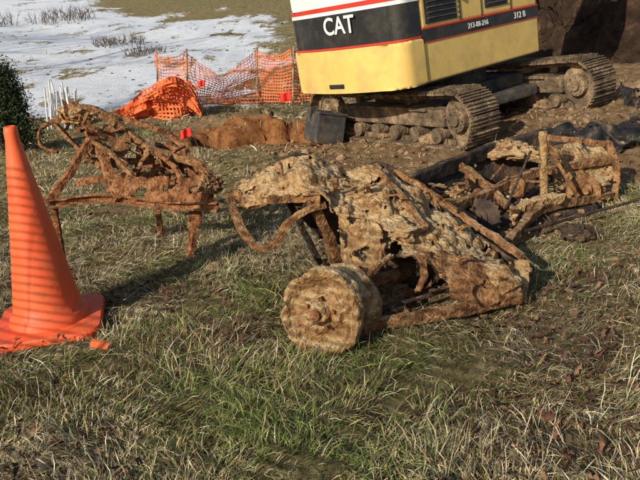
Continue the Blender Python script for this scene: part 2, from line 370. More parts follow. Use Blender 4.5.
v=[LP(-1.4,0,.2),LP(-.4,-.9,.9),LP(.1,-.35,.5),LP(.6,-.7,.7),LP(1.3,.1,.6),LP(.3,.9,1.0),LP(-.2,.35,.4),LP(-.7,.7,.8),LP(0,0,0)]
V=np.stack(v,1).reshape(-1,3); b0=np.arange(k)[:,None]*9
F=np.concatenate([b0+np.array([[8,i,(i+1)%8]]) for i in range(8)],0)
lc=np.array([[.13,.06,.04],[.20,.10,.06],[.26,.15,.09],[.09,.05,.035],[.17,.085,.065]])[rng.integers(0,5,k)]
C=np.concatenate([np.repeat(lc[:,None,:],9,1),np.ones((k,9,1))],-1).reshape(-1,4)
mesh_np('fallen_leaves',V,F,LEAFM,C,False)

# soil clods
bm=bmesh.new()
for i in range(1400):
    if i<850: x=random.uniform(-.8,5); y=random.uniform(5.4,9.5)
    elif i<1050: x=random.uniform(-2.4,.6); y=random.uniform(8,11.4)
    else: x=random.gauss(.8,.7); y=random.gauss(3.9,.5)
    s=random.uniform(.008,.035)*(1 if random.random()<.92 else 2.2)
    if i>=1050: s*=.6
    c0=Vector((x,y,float(H(x,y))+s*.2)); sx,sy,sz=random.uniform(.8,1.3),random.uniform(.8,1.3),random.uniform(.5,.9); of=Vector((i,i*.3,0))
    addico(bm,ICO1 if s<.03 else ICO2,lambda v:c0+Vector((v.x*sx,v.y*sy,v.z*sz))*s*(1+.5*noise.noise(v*1.3+of)))
bm_obj('soil_clods',bm,SOIL)

# ------------------------------------------------------------------ traffic cone
def traffic_cone():
    e=empty('traffic_cone')
    base=Vector((-1.44,3.39,float(H(-1.44,3.39))+.045)); tilt=Matrix.Rotation(R(-3.8),4,'Y')@Matrix.Rotation(R(2),4,'X')
    M=Matrix.Translation(base)@tilt@Matrix.Rotation(R(14),4,'Z')
    prof=[(.205,.03),(.20,.05),(.188,.075),(.178,.08),(.165,.14),(.034,.985),(.034,1.02),(.03,1.045),(.022,1.05),(.018,1.04),(.02,.98),(.15,.1),(.16,.0)]
    P=[prof[0]]
    for a,b_ in zip(prof,prof[1:]):
        n=1 if abs(a[1]-b_[1])<.2 else 14
        for i in range(1,n+1): P.append((a[0]+(b_[0]-a[0])*i/n,a[1]+(b_[1]-a[1])*i/n))
    bm=bmesh.new(); S=64; rings=[]
    for r,z in P:
        rings.append([bm.verts.new(M@Vector((r*math.cos(a)*(1+.015*noise.noise(Vector((math.cos(a)*2,z*3,1)))),r*math.sin(a),z))) for a in np.linspace(0,2*math.pi,S+1)[:-1]])
    for i in range(len(rings)-1):
        for j in range(S): bm.faces.new((rings[i][j],rings[i][(j+1)%S],rings[i+1][(j+1)%S],rings[i+1][j]))
    bm_obj('cone_body',bm,CONE,e,True)
    bm=bmesh.new()
    hs=.27; c=.09; out=[]
    for cx,cy,a0 in((1,1,0),(-1,1,90),(-1,-1,180),(1,-1,270)):
        for a in range(0,91,15):
            out.append((cx*(hs-c)+c*math.cos(R(a0+a)),cy*(hs-c)+c*math.sin(R(a0+a))))
    lv=[(1.0,-.012),(1.0,.018),(.975,.03),(.7,.036)]
    rg=[[bm.verts.new(M@Vector((p[0]*k,p[1]*k,z-.010*max(0,(abs(p[0])+abs(p[1]))/hs-1.3)))) for p in out] for k,z in lv]
    for i in range(3):
        for j in range(len(out)): bm.faces.new((rg[i][j],rg[i][(j+1)%len(out)],rg[i+1][(j+1)%len(out)],rg[i+1][j]))
    bm.faces.new(rg[-1]); bm.faces.new(rg[0][::-1])
    bm_obj('cone_base',bm,CONE,e)
traffic_cone()

# ------------------------------------------------------------------ wrecked chassis
car=empty('wrecked_car_body')
top=[(-.476,3.75,.556),(-.296,3.85,.66),(-.086,3.9,.727),(.144,3.9,.616),(.345,3.9,.669),(.533,3.9,.55),(.714,3.8,.42),(.865,3.6,.327),(1.04,3.35,.244)]
mid=[(-.437,3.65,.524),(-.278,3.6,.622),(-.053,3.6,.644),(.15,3.6,.552),(.292,3.55,.537),(.474,3.5,.469),(.645,3.4,.387),(.80,3.25,.29),(.97,3.15,.20)]
fr=[(-.384,3.55,.484),(-.236,3.5,.55),(-.01,3.45,.58),(.144,3.4,.424),(.224,3.25,.328),(.393,3.2,.36),(.515,3.2,.344),(.634,3.15,.235),(.826,3.1,.148)]
sheet('crumpled_fender',[top,mid,fr],MUD,car,n=24,amp=.044,thick=.010,hole=.56,seed=1,crump=6.2,ck=.013)
b1=[(-.2,3.95,.45),(-.05,4.0,.48),(.15,4.0,.40),(.35,4.0,.42),(.55,4.0,.35),(.75,3.9,.28),(.9,3.7,.2),(1.05,3.45,.16)]
b2=[(.0,3.95,.2),(.05,4.0,.18),(.2,4.0,.12),(.38,4.0,.1),(.58,4.0,.1),(.78,3.95,.1),(.95,3.75,.1),(1.08,3.5,.09)]
t2=top[1:]
sheet('hollow_shade_panel',[t2,b1,b2],DARKR,car,n=10,amp=.02,thick=.012,hole=.8,seed=3,ck=0)  # added inner sheet, coloured dark to stand in for shade inside the hollow
sheet('side_panel',[[(.515,3.2,.36),(.66,3.27,.35),(.82,3.22,.29),(.98,3.15,.22)],[(.60,3.12,.25),(.70,3.12,.24),(.82,3.1,.2),(.99,3.12,.17)],[(.66,3.16,.13),(.74,3.1,.14),(.86,3.09,.11),(1.0,3.14,.11)]],RUST,car,n=16,amp=.022,seed=5,hole=.45,crump=6.5,ck=.006)
sheet('torn_panel',[[(.10,3.42,.50),(.2,3.32,.5),(.32,3.3,.48)],[(.10,3.38,.36),(.2,3.26,.33),(.30,3.2,.36)],[(.13,3.3,.22),(.2,3.18,.20),(.27,3.1,.25)]],MUD,car,n=18,amp=.028,seed=6,hole=.40,crump=7,ck=.008)
blob('mud_lump_1',(.40,3.38,.42),(.13,.12,.06),MUD,car,amp=.65,seed=2)
blob('mud_lump_2',(.27,3.62,.54),(.10,.10,.06),MUD,car,amp=.65,seed=4)
blob('mud_lump_4',(.87,3.35,.20),(.10,.12,.06),MUD,car,amp=.65,seed=12)
blob('engine_block',(.50,3.62,.20),(.22,.2,.15),DARKR,car,amp=.4,seed=15)
blob('mud_pile',(.36,3.3,.06),(.16,.2,.07),RUST,car,amp=.5,seed=17)
beam('fender_lip',[(-.50,3.72,.52),(-.47,3.62,.46),(-.40,3.5,.36),(-.31,3.42,.31),(-.23,3.42,.34),(-.17,3.44,.43),(-.08,3.46,.50),(.03,3.48,.53)],.04,.035,RUST,car,n=10,seed=2)
beam('fender_rim',[(-.47,3.7,.55),(-.38,3.58,.50),(-.25,3.5,.55),(-.12,3.5,.56),(.0,3.45,.57)],.02,.045,RUST,car,seed=3,amp=.008)
beam('inner_brace',[(-.05,3.5,.55),(.04,3.55,.36),(.12,3.6,.05)],.05,.05,RUST,car,seed=4,spline=False)
beam('inner_brace_2',[(-.22,3.7,.58),(.0,3.8,.10)],.04,.035,DARKR,car,seed=44)
beam('front_rail',[(.20,2.97,.07),(.62,3.06,.10),(1.0,3.19,.13)],.045,.055,RUST,car,seed=5,amp=.007)
beam('corner_post',[(1.0,3.2,.09),(1.04,3.33,.27)],.07,.05,MUD,car,seed=6,amp=.010)
beam('axle_tube',[(.1,3.1,.2),(.55,3.55,.15)],.075,.075,RUST,car,seed=7,prof='round')
beam('curved_bracket',[(.20,3.02,.15),(.22,3.05,.27),(.28,3.1,.33),(.35,3.16,.35)],.03,.02,RUST,car,seed=9)
beam('hanging_strip',[(.48,3.15,.36),(.50,3.1,.28),(.47,3.08,.2)],.035,.012,RUST,car,seed=10)
beam('upper_edge_rail',[(.34,3.95,.66),(.56,3.90,.55),(.80,3.74,.40),(1.06,3.4,.27)],.03,.035,RUST,car,seed=14,amp=.007)
beam('cowl_strut',[(.30,3.80,.67),(.46,3.55,.53),(.54,3.36,.44)],.028,.022,RUST,car,seed=19,amp=.007)
beam('steering_linkage',[(.22,3.05,.10),(.72,3.3,.14)],.022,.022,DARKR,car,seed=16,prof='round')
tangle('twisted_strips',[(-.3,3.6,.62),(0,3.6,.66),(.3,3.6,.62),(.6,3.5,.45),(.95,3.25,.24)],15,RUST,car,L=(.05,.15),w=(.012,.03),seed=5)
tangle('hanging_scraps',[(.15,3.3,.42),(.35,3.2,.33),(.6,3.15,.28),(.9,3.12,.18)],10,RUST,car,L=(.05,.12),w=(.01,.026),seed=6)
crumbs('clinging_clods',[(-.4,3.62,.53),(-.1,3.65,.64),(.2,3.6,.57),(.5,3.5,.44),(.75,3.4,.32),(1.0,3.2,.18)],60,MUD,car,.06,(.006,.018),1)
# wheel drum
ax=Vector((-.42,-.88,.16)).normalized(); q=ax.to_track_quat('Z','Y').to_matrix().to_4x4()
M=Matrix.Translation((.055,2.99,.152))@q
prof=[(0,.17),(.03,.17),(.042,.155),(.05,.12),(.085,.115),(.10,.10),(.14,.092),(.155,.105),(.172,.13),(.188,.135),(.198,.12),(.200,.07),(.185,.035),(.182,.0),(.187,-.05),(.202,-.08),(.205,-.11),(.18,-.13),(.12,-.12),(0,-.12)]
bm=bmesh.new(); S=150; rings=[]
PP=catmull(np.array(prof),4)
for r,z in PP:
    ring=[]
    for a in np.linspace(0,2*math.pi,S+1)[:-1]:
        r_=max(r,.001); v_=Vector((r_*math.cos(a),r_*math.sin(a),z)); rad=Vector((math.cos(a),math.sin(a),0)); v0=v_.copy()
        n1=fnoise(v0+Vector((3,3,3)),9,5); n2=noise.noise(v0*5+Vector((1,8,2)))
        c1=crack(v0+Vector((n1,n2,0))*.03,11)-.5
        f=min(1,r_/.1)
        v_+=rad*(n1*.016+n2*.024+c1*.008)*f
        v_.z+=.018*fnoise(v0+Vector((8,1,1)),10,5)+.010*c1+.018*n2
        if z>.05 and r_<.17 and math.sin(a-.5)<.2: v_.z+=.035*max(0,.4+fnoise(v0,6))
        ring.append(bm.verts.new(M@v_))
    rings.append(ring)
for i in range(len(rings)-1):
    for j in range(S): bm.faces.new((rings[i][j],rings[i][(j+1)%S],rings[i+1][(j+1)%S],rings[i+1][j]))
bm_obj('wheel_drum',bm,MUD,car,True)
bm=bmesh.new()
for i in range(5):
    a=i*1.2566+.3; cyl(bm,(.07*math.cos(a),.07*math.sin(a),.09),(.07*math.cos(a),.07*math.sin(a),.145),.010,M=M,seg=6)
cyl(bm,(0,0,.12),(0,0,.19),.03,.024,M=M,seg=14)
bm_obj('hub_and_studs',bm,REDRUST,car)
sheet('drum_backing_plate',[[(.13,3.02,.28),(.22,3.1,.25),(.28,3.16,.18)],[(.17,2.93,.17),(.26,3.0,.15),(.30,3.1,.12)],[(.13,2.9,.04),(.22,2.95,.03),(.28,3.05,.03)]],RUST,car,n=12,amp=.012,seed=8,hole=.7,ck=0)

# rear part of the same chassis
beam('frame_rail_1',[(.543,4.3,.455),(1.296,5.2,.526),(1.73,5.4,.595)],.06,.10,DARKR,car,seed=20,spline=False,amp=.006)
beam('frame_rail_2',[(.72,4.0,.36),(1.12,4.46,.36),(1.524,4.9,.40),(2.22,5.2,.455)],.05,.06,RUST,car,seed=21,amp=.006)
beam('frame_rail_3',[(.92,3.55,.15),(1.22,4.05,.22),(1.52,4.5,.25),(2.18,5.0,.22)],.05,.055,RUST,car,seed=22,amp=.007)
beam('upright_post',[(1.526,4.7,.74),(1.59,4.7,.16)],.055,.045,MUD,car,seed=23,prof='round',amp=.006)
beam('diagonal_brace',[(1.54,4.71,.67),(1.66,4.7,.50),(1.81,4.7,.28)],.026,.026,RUST,car,seed=24)
beam('root_like_bar',[(1.22,4.3,.21),(1.35,4.45,.27),(1.66,4.6,.30)],.08,.06,MUD,car,amp=.012,seed=25)
beam('cross_member_1',[(.60,4.36,.44),(.92,3.98,.30)],.06,.05,RUST,car,seed=26,amp=.006)
beam('cross_member_2',[(.98,4.82,.49),(1.12,4.6,.40),(1.26,4.3,.27)],.055,.05,RUST,car,seed=27,amp=.008)
beam('drive_shaft',[(.85,3.95,.20),(1.3,4.5,.25),(1.72,5.05,.34)],.05,.05,DARKR,car,seed=43,prof='round')
beam('cross_member_4',[(1.73,5.38,.58),(1.92,5.15,.42),(2.1,4.95,.25)],.05,.045,RUST,car,seed=45,amp=.007)
beam('rear_bar',[(1.73,5.4,.60),(2.24,5.34,.55)],.045,.045,RUST,car,seed=28)
beam('rear_end_post',[(2.24,5.33,.57),(2.26,5.15,.40),(2.2,4.99,.19)],.045,.045,RUST,car,seed=47,spline=False)
beam('thin_rod_1',[(1.0,3.9,.2),(2.6,4.95,.27)],.022,.022,DARKR,car,amp=.002,seed=29,prof='round')
beam('thin_rod_2',[(1.2,4.3,.30),(1.42,4.6,.62)],.018,.018,DARKR,car,amp=.003,seed=30,prof='round')
beam('exhaust_pipe',[(.80,3.85,.16),(1.3,4.35,.17),(2.0,4.78,.18)],.055,.055,DARKR,car,seed=46,prof='round')
def disc(name,c,axis_,r,t,m,teeth=0):
    q_=Vector(axis_).to_track_quat('Z','Y').to_matrix().to_4x4(); Md=Matrix.Translation(c)@q_; bm=bmesh.new()
    cyl(bm,(0,0,-t/2),(0,0,t/2),r,M=Md,seg=40); cyl(bm,(0,0,-t),(0,0,t),r*.45,M=Md,seg=24); cyl(bm,(0,0,-t*1.8),(0,0,t*1.8),r*.2,M=Md,seg=16)
    for i in range(teeth):
        a=2*math.pi*i/teeth; box(bm,(r*math.cos(a)*1.02,r*math.sin(a)*1.02,0),(r*.12,r*.10,t*.95),Md,rot=Matrix.Rotation(a,4,'Z'))
    for v in bm.verts: v.co+=Vector((fnoise(v.co,20),fnoise(v.co+Vector((3,3,3)),20),fnoise(v.co+Vector((6,1,6)),20)))*.004
    bm_obj(name,bm,m,car)
disc('flywheel',(1.02,4.22,.25),(-.5,-.8,.35),.13,.035,DARKR,26)
disc('brake_drum',(1.93,4.92,.27),(-.2,-.9,.2),.12,.06,RUST)
disc('pulley',(1.36,4.62,.36),(-.7,-.5,.4),.07,.03,RUST)
sheet('inner_panel',[[(.543,4.3,.44),(.9,4.75,.46),(1.296,5.2,.49),(1.7,5.38,.53)],[(.6,4.25,.3),(.95,4.7,.32),(1.33,5.12,.34),(1.7,5.3,.38)],[(.68,4.2,.12),(1.0,4.62,.12),(1.36,5.05,.13),(1.7,5.25,.16)]],DARKR,car,n=12,amp=.012,seed=31,hole=.7,ck=0)
sheet('side_plate',[[(.76,3.98,.33),(1.1,4.38,.33),(1.46,4.8,.37)],[(.80,3.95,.22),(1.13,4.34,.24),(1.48,4.76,.26)],[(.84,3.92,.10),(1.16,4.30,.12),(1.50,4.70,.14)]],DARKR,car,n=16,amp=.012,seed=32,hole=.34,ck=0,thick=.008)
sheet('floor_pan',[[(.65,4.2,.12),(1.0,4.65,.16),(1.4,5.1,.20)],[(.85,4.0,.14),(1.2,4.4,.18),(1.6,4.85,.22)],[(1.0,3.8,.10),(1.4,4.2,.13),(1.8,4.65,.16)]],RUST,car,n=18,amp=.03,seed=33,hole=.55,ck=.008)
sheet('rear_panel',[[(1.765,5.1,.56),(2.0,5.3,.57),(2.21,5.3,.51)],[(1.78,5.0,.44),(2.0,5.15,.42),(2.24,5.2,.40)],[(1.82,4.9,.33),(2.0,5.0,.28),(2.24,5.1,.27)]],MUD,car,n=16,amp=.026,seed=34,hole=.45,ck=.008)
blob('rear_mud_lump',(1.45,5.2,.52),(.18,.13,.07),MUD,car,amp=.7,seed=35)
blob('rear_mud_lump_2',(.93,4.5,.33),(.11,.10,.06),MUD,car,amp=.7,seed=36)
blob('gearbox',(1.22,4.42,.18),(.16,.15,.10),DARKR,car,amp=.4,seed=39)
tangle('rear_scrap_strips',[(.7,4.3,.42),(1.1,4.6,.40),(1.5,4.8,.38),(2.15,5.1,.42)],12,RUST,car,L=(.06,.2),w=(.012,.03),seed=8)
crumbs('rear_clods',[(.6,4.3,.44),(1.0,4.5,.34),(1.4,4.7,.30),(1.8,5.0,.32)],40,MUD,car,.07,(.006,.02),2)
crumbs('floor_clods',[(.9,3.9,.13),(1.3,4.3,.15),(1.8,4.75,.17),(2.1,4.95,.17)],70,SOIL,car,.09,(.006,.02),3)
e2=empty('steel_scrap')
blob('block',(1.60,4.12,float(H(1.6,4.12))+.05),(.10,.08,.05),DARKR,e2,amp=.5,seed=40)
beam('strap',[(1.5,4.08,.17),(1.62,4.1,.24),(1.75,4.16,.18)],.03,.02,DARKR,e2,seed=41)

# ------------------------------------------------------------------ left wreck: twisted frame
lf=empty('twisted_car_frame')
beam('lower_rail',[(-1.80,4.4,.30),(-1.45,4.41,.34),(-1.05,4.36,.31),(-.66,4.3,.31)],.05,.06,REDRUST,lf,seed=51,prof='chan')
beam('lower_rail_back',[(-1.75,4.85,.35),(-1.35,4.85,.40),(-.75,4.75,.36)],.05,.05,REDRUST,lf,seed=52)
beam('left_diagonal',[(-1.80,4.4,.31),(-1.66,4.5,.50),(-1.54,4.6,.70)],.05,.045,REDRUST,lf,seed=53)
beam('left_upright',[(-1.70,4.8,.92),(-1.58,4.7,.74),(-1.48,4.6,.62),(-1.32,4.4,.33)],.06,.04,REDRUST,lf,seed=54)
beam('upper_rail',[(-1.86,4.8,.78),(-1.66,4.8,.88),(-1.46,4.8,.82),(-1.17,4.7,.62),(-.815,4.6,.53),(-.69,4.4,.42)],.05,.05,RUST,lf,seed=55,amp=.007)
beam('upper_rail_2',[(-1.46,4.82,.84),(-1.2,4.85,.75),(-1.0,4.85,.64),(-.72,4.5,.36)],.03,.035,REDRUST,lf,seed=56)
beam('middle_bar',[(-1.66,4.8,.52),(-1.01,4.9,.48),(-.8,4.7,.42)],.04,.045,RUST,lf,seed=57)
beam('leg',[(-.82,4.42,.36),(-.84,4.40,.15),(-.89,4.37,-.10)],.08,.04,REDRUST,lf,seed=58)
beam('leg_left',[(-1.78,4.45,.30),(-1.78,4.52,-.18)],.04,.035,REDRUST,lf,seed=59)
beam('brace_1',[(-1.3,4.4,.34),(-1.17,4.7,.62)],.04,.026,RUST,lf,seed=60)
beam('brace_2',[(-1.0,4.35,.32),(-1.02,4.88,.48)],.04,.026,REDRUST,lf,seed=61)
beam('brace_3',[(-1.62,4.75,.55),(-1.84,4.78,.78)],.04,.026,RUST,lf,seed=62)
beam('brace_4',[(-1.55,4.6,.70),(-1.36,4.5,.60),(-1.20,4.42,.45)],.026,.03,RUST,lf,seed=72)
beam('brace_5',[(-1.15,4.7,.62),(-.98,4.55,.52),(-.86,4.42,.36)],.03,.03,REDRUST,lf,seed=73)
beam('hook',[(-1.84,4.8,.8),(-1.93,4.75,.74),(-1.92,4.7,.64),(-1.8,4.68,.6)],.022,.022,REDRUST,lf,seed=63,prof='round',amp=.003)
beam('rear_leg',[(-1.2,4.9,.5),(-1.2,4.95,-.15)],.04,.035,REDRUST,lf,seed=69)
sheet('gusset_plate',[[(-1.42,4.42,.52),(-1.15,4.42,.49),(-.9,4.42,.48),(-.72,4.4,.46)],[(-1.40,4.38,.42),(-1.15,4.38,.39),(-.9,4.36,.38),(-.70,4.34,.40)],[(-1.36,4.37,.35),(-1.15,4.36,.33),(-.9,4.34,.32),(-.68,4.32,.33)]],REDRUST,lf,n=16,amp=.014,seed=64,hole=.26,ck=0)
blob('mud_on_frame',(-1.66,4.8,.83),(.12,.10,.06),MUD,lf,amp=.7,seed=65)
blob('rust_joint',(-.74,4.42,.42),(.08,.08,.07),RUST,lf,amp=.7,seed=66)
blob('rust_joint_3',(-1.05,4.8,.52),(.10,.09,.04),RUST,lf,amp=.8,seed=68)
sheet('bent_plate',[[(-1.62,4.72,.74),(-1.45,4.72,.78),(-1.28,4.72,.70)],[(-1.6,4.66,.60),(-1.45,4.64,.62),(-1.25,4.64,.58)],[(-1.52,4.6,.5),(-1.42,4.58,.5),(-1.3,4.58,.5)]],RUST,lf,n=14,amp=.018,seed=70,hole=.25,ck=0)
sheet('rear_plate',[[(-1.30,4.88,.66),(-1.10,4.9,.62),(-.9,4.82,.56)],[(-1.32,4.86,.52),(-1.1,4.88,.50),(-.88,4.8,.45)],[(-1.34,4.85,.41),(-1.1,4.85,.39),(-.86,4.78,.37)]],REDRUST,lf,n=14,amp=.018,seed=71,hole=.25,ck=0)
tangle('twisted_strips',[(-1.8,4.75,.8),(-1.5,4.7,.75),(-1.2,4.65,.55),(-.75,4.45,.42)],20,REDRUST,lf,L=(.06,.24),w=(.009,.026),seed=10)
crumbs('rust_flakes',[(-1.8,4.78,.80),(-1.5,4.76,.80),(-1.2,4.7,.60),(-.75,4.45,.44)],35,RUST,lf,.025,(.006,.016),4)

# ------------------------------------------------------------------ excavator
ex=empty('tracked_excavator')
nrm=Vector((-.162,-.025,1)).normalized()
def frame(origin,fx):
    fx=Vector((fx[0],fx[1],0)); fx=(fx-nrm*fx.dot(nrm)).normalized(); fy=nrm.cross(fx)
    m_=Matrix((fx,fy,nrm)).transposed().to_4x4(); m_.translation=origin; return m_
piv=Vector((1.75,9.1,.162*1.75+.025*9.1-.28))
MT=frame(piv,(.54,-.84))
def track(yc,name):
    Rr=.30; hl=1.28; zc=.325; w=.42
    per=4*hl+2*math.pi*Rr; n=46
    def pos(s):
        s%=per
        if s<2*hl: return (-hl+s,zc+Rr,0)
        s-=2*hl
        if s<math.pi*Rr: a=s/Rr; return (hl+Rr*math.sin(a),zc+Rr*math.cos(a),-a)
        s-=math.pi*Rr
        if s<2*hl: return (hl-s,zc-Rr,math.pi)
        s-=2*hl; a=s/Rr; return (-hl-Rr*math.sin(a),zc-Rr*math.cos(a),math.pi-a)
    bm=bmesh.new()
    for i in range(n):
        x_,z_,a=pos(i*per/n); sag=-.03*math.cos(x_/hl*1.5) if z_>zc+Rr*.95 else 0
        T=Matrix.Translation((x_,yc,z_+sag))@Matrix.Rotation(-a,4,'Y')@Matrix.Rotation(random.gauss(0,.02),4,'Y')
        box(bm,(0,0,0),(per/n*.9,w,.022),MT@T)
        for o_ in(-.042,0,.042): box(bm,(o_,0,.02),(.012,w*.98,.026),MT@T)
        for o_ in(-.06,.06): box(bm,(0,o_,-.04),(per/n*.86,.025,.06),MT@T)
    bm_obj(name+'_shoes',bm,TRK,ex)
    bm=bmesh.new()
    box(bm,(0,yc,zc),(2.1,.20,.2),MT,.03); box(bm,(0,yc,zc+.10),(1.6,.28,.04),MT,.01)
    for i in range(6): x_=-.95+.38*i; cyl(bm,(x_,yc-.14,.14),(x_,yc+.14,.14),.085,M=MT,seg=20)
    for x_ in(-.5,.5): cyl(bm,(x_,yc-.12,zc+.2),(x_,yc+.12,zc+.2),.05,M=MT)
    for x_ in(-hl,hl):
        cyl(bm,(x_,yc-.05,zc),(x_,yc+.05,zc),.245,M=MT,seg=32); cyl(bm,(x_,yc-.13,zc),(x_,yc+.13,zc),.13,M=MT,seg=24)
        cyl(bm,(x_,yc-.16,zc),(x_,yc+.16,zc),.06,M=MT,seg=16)
        for k_ in range(8):
            a=k_*math.pi/4; cyl(bm,(x_+.1*math.cos(a),yc-.145,zc+.1*math.sin(a)),(x_+.1*math.cos(a),yc+.145,zc+.1*math.sin(a)),.012,M=MT,seg=6)
    bm_obj(name+'_rollers',bm,TRK,ex)
    for i in range(3):
        x_=-.8+.75*i+random.uniform(-.05,.05); c_=MT@Vector((x_,yc-.04,.05+random.uniform(0,.04)))
        blob(name+'_mud_%d'%i,tuple(c_),(.14,.12,.07),SOIL,ex,amp=.6,seed=80+i)
track(-.98,'near_track'); track(.98,'far_track')
bm=bmesh.new(); box(bm,(0,0,.42),(1.0,1.7,.2),MT,.04); cyl(bm,(0,0,.5),(0,0,.74),.48,M=MT,seg=40)
box(bm,(.6,0,.3),(.3,1.6,.14),MT,.03); box(bm,(-.6,0,.3),(.3,1.6,.14),MT,.03)
bm_obj('undercarriage',bm,GREY,ex)
hz=.72
rear=Vector((.34,8.02,0)); rear.z=.162*rear.x+.025*rear.y-.28
MH=frame(rear,(.77,.64))
CW=.46
def foot(hw,x0,x1,rr,curve=.12,off=0):
    pts=[(x1,-hw-off)]
    cx=x0+rr+curve
    for a in range(0,91,10): pts.append((cx-(rr+off)*math.sin(R(a)), -(hw-rr)-(rr+off)*math.cos(R(a))))
    for t in np.linspace(-1,1,13)[1:-1]: pts.append((x0-off+curve*t*t, (hw-rr)*t))
    for a in range(90,-1,-10): pts.append((cx-(rr+off)*math.sin(R(a)), (hw-rr)+(rr+off)*math.cos(R(a))))
    pts.append((x1,hw+off)); return pts
def prism(name,pts,z0,z1,m,bev=.0):
    bm=bmesh.new(); a=[bm.verts.new(MH@Vector((x,y,z0))) for x,y in pts]; b_=[bm.verts.new(MH@Vector((x,y,z1))) for x,y in pts]
    n=len(pts)
    for i in range(n): bm.faces.new((a[i],a[(i+1)%n],b_[(i+1)%n],b_[i]))
    f1=bm.faces.new(a[::-1]); f2=bm.faces.new(b_)
    if bev:
        es=list(f1.edges)+list(f2.edges); bmesh.ops.bevel(bm,geom=es,offset=bev,segments=3,profile=.5,affect='EDGES')
    return bm_obj(name,bm,m,ex)
HW=.92
prism('deck_skirt',foot(HW-.06,.06,2.6,.2),hz,hz+.06,BLK)
prism('counterweight',foot(HW,0,CW,.16,off=.02),hz+.02,hz+.50,YEL,.03)
prism('rear_black_band',foot(HW,0.02,CW,.16),hz+.50,hz+.88,BLK)
prism('rear_red_line',foot(HW,0.02,CW-.004,.16,off=.006),hz+.505,hz+.525,REDS)
prism('rear_top_stripe',foot(HW,0.02,CW-.004,.16,off=.006),hz+.88,hz+.92,WHT)
prism('rear_top_red',foot(HW,0.02,CW-.006,.16,off=.004),hz+.92,hz+.97,REDS)
prism('rear_hood',foot(HW,0.03,CW,.16),hz+.97,hz+1.26,WHT,.04)
x0b=CW+.012; x1b=2.6; xm=(x0b+x1b)/2; ln=x1b-x0b
bm=bmesh.new(); box(bm,(xm,-HW+.31,hz+.24),(ln,.62,.43),MH,.02); box(bm,(xm,.0,hz+.18),(ln,.5,.3),MH,.02)
box(bm,(xm,-HW+.31,hz+.91),(ln,.62,.67),MH,.04)
bm_obj('side_body',bm,YEL,ex)
bm=bmesh.new(); box(bm,(xm,-HW+.309,hz+.515),(ln-.004,.63,.125),MH); bm_obj('side_black_band',bm,BLK,ex)
bm=bmesh.new(); box(bm,(xm,-HW+.309,hz+.588),(ln-.006,.636,.018),MH); box(bm,(xm,-HW+.309,hz+.447),(ln-.006,.634,.010),MH); bm_obj('side_red_line',bm,REDS,ex)
bm=bmesh.new()
box(bm,(.80,-HW-.0,hz+.88),(.52,.018,.50),MH,.006); box(bm,(1.78,-HW-.0,hz+.90),(.42,.018,.46),MH,.006); bm_obj('grille_recess',bm,BLK,ex)
bm=bmesh.new()
for i in range(8): box(bm,(.80,-HW-.014,hz+.68+.055*i),(.46,.03,.012),MH,rot=Matrix.Rotation(R(-35),4,'X'))
for i in range(7): box(bm,(1.78,-HW-.014,hz+.71+.06*i),(.36,.03,.012),MH,rot=Matrix.Rotation(R(-35),4,'X'))
bm_obj('louvers',bm,GREY,ex)
bm=bmesh.new()
for x_ in(1.12,1.5,2.06): box(bm,(x_,-HW-.0005,hz+.9),(.008,.02,.6),MH)
cyl(bm,(1.1,-HW+.05,hz+1.23),(1.1,-HW+.05,hz+1.42),.014,M=MH); cyl(bm,(2.3,-HW+.05,hz+1.22),(2.3,-HW+.05,hz+1.42),.014,M=MH); cyl(bm,(1.1,-HW+.05,hz+1.42),(2.3,-HW+.05,hz+1.42),.014,M=MH)
for x_ in (1.18,2.12): box(bm,(x_,-HW-.012,hz+.85),(.03,.025,.08),MH)
box(bm,(-.005,0,hz+.1),(.05,.25,.05),MH,.01)
bm_obj('fittings',bm,BLK,ex)
bm=bmesh.new(); box(bm,(1.95,HW-.40,hz+.25),(1.3,.76,.45),MH,.03); box(bm,(1.95,HW-.40,hz+1.62),(1.3,.78,.10),MH,.04)
for x_ in(1.34,2.0,2.56):
    for y_ in(HW-.75,HW-.05): box(bm,(x_,y_,hz+1.0),(.07,.06,1.2),MH,.01)
bm_obj('cab_frame',bm,YEL,ex)
bm=bmesh.new(); box(bm,(1.95,HW-.40,hz+1.02),(1.24,.68,1.12),MH,.02); bm_obj('cab_glazing',bm,GLS,ex)
def plate(name,pts,y0,w,m):
    bm=bmesh.new(); a=[bm.verts.new(MH@Vector((x,y0-w/2,z))) for x,z in pts]; b_=[bm.verts.new(MH@Vector((x,y0+w/2,z))) for x,z in pts]; n=len(pts)
    for i in range(n): bm.faces.new((a[i],a[(i+1)%n],b_[(i+1)%n],b_[i]))
    bm.faces.new(a[::-1]); bm.faces.new(b_); return bm_obj(name,bm,m,ex)
plate('boom',[(2.3,.95),(2.45,.75),(2.8,1.3),(3.2,2.6),(3.7,3.5),(4.7,3.95),(4.75,4.15),(3.7,3.9),(2.95,2.95)],-.1,.26,YEL)
plate('arm',[(4.5,4.25),(4.85,4.2),(4.75,3.1),(4.55,2.5),(4.4,2.5),(4.45,3.2)],-.1,.2,YEL)
plate('bucket_shell',[(4.6,2.40),(4.25,2.45),(3.95,2.3),(3.72,2.05),(3.68,1.75),(3.80,1.51),(4.05,1.37),(4.4,1.43),(4.62,1.70)],-.1,.72,DARKR)
bm=bmesh.new(); cyl(bm,(2.9,-.1,1.1),(3.55,-.1,2.75),.06,M=MH); cyl(bm,(3.7,-.1,4.1),(4.55,-.1,4.3),.05,M=MH)
for i in range(4): box(bm,(4.5,-.38+.19*i,1.51),(.16,.06,.04),MH,rot=Matrix.Rotation(R(-50),4,'Y'))
bm_obj('hydraulic_cylinders',bm,GREY,ex)
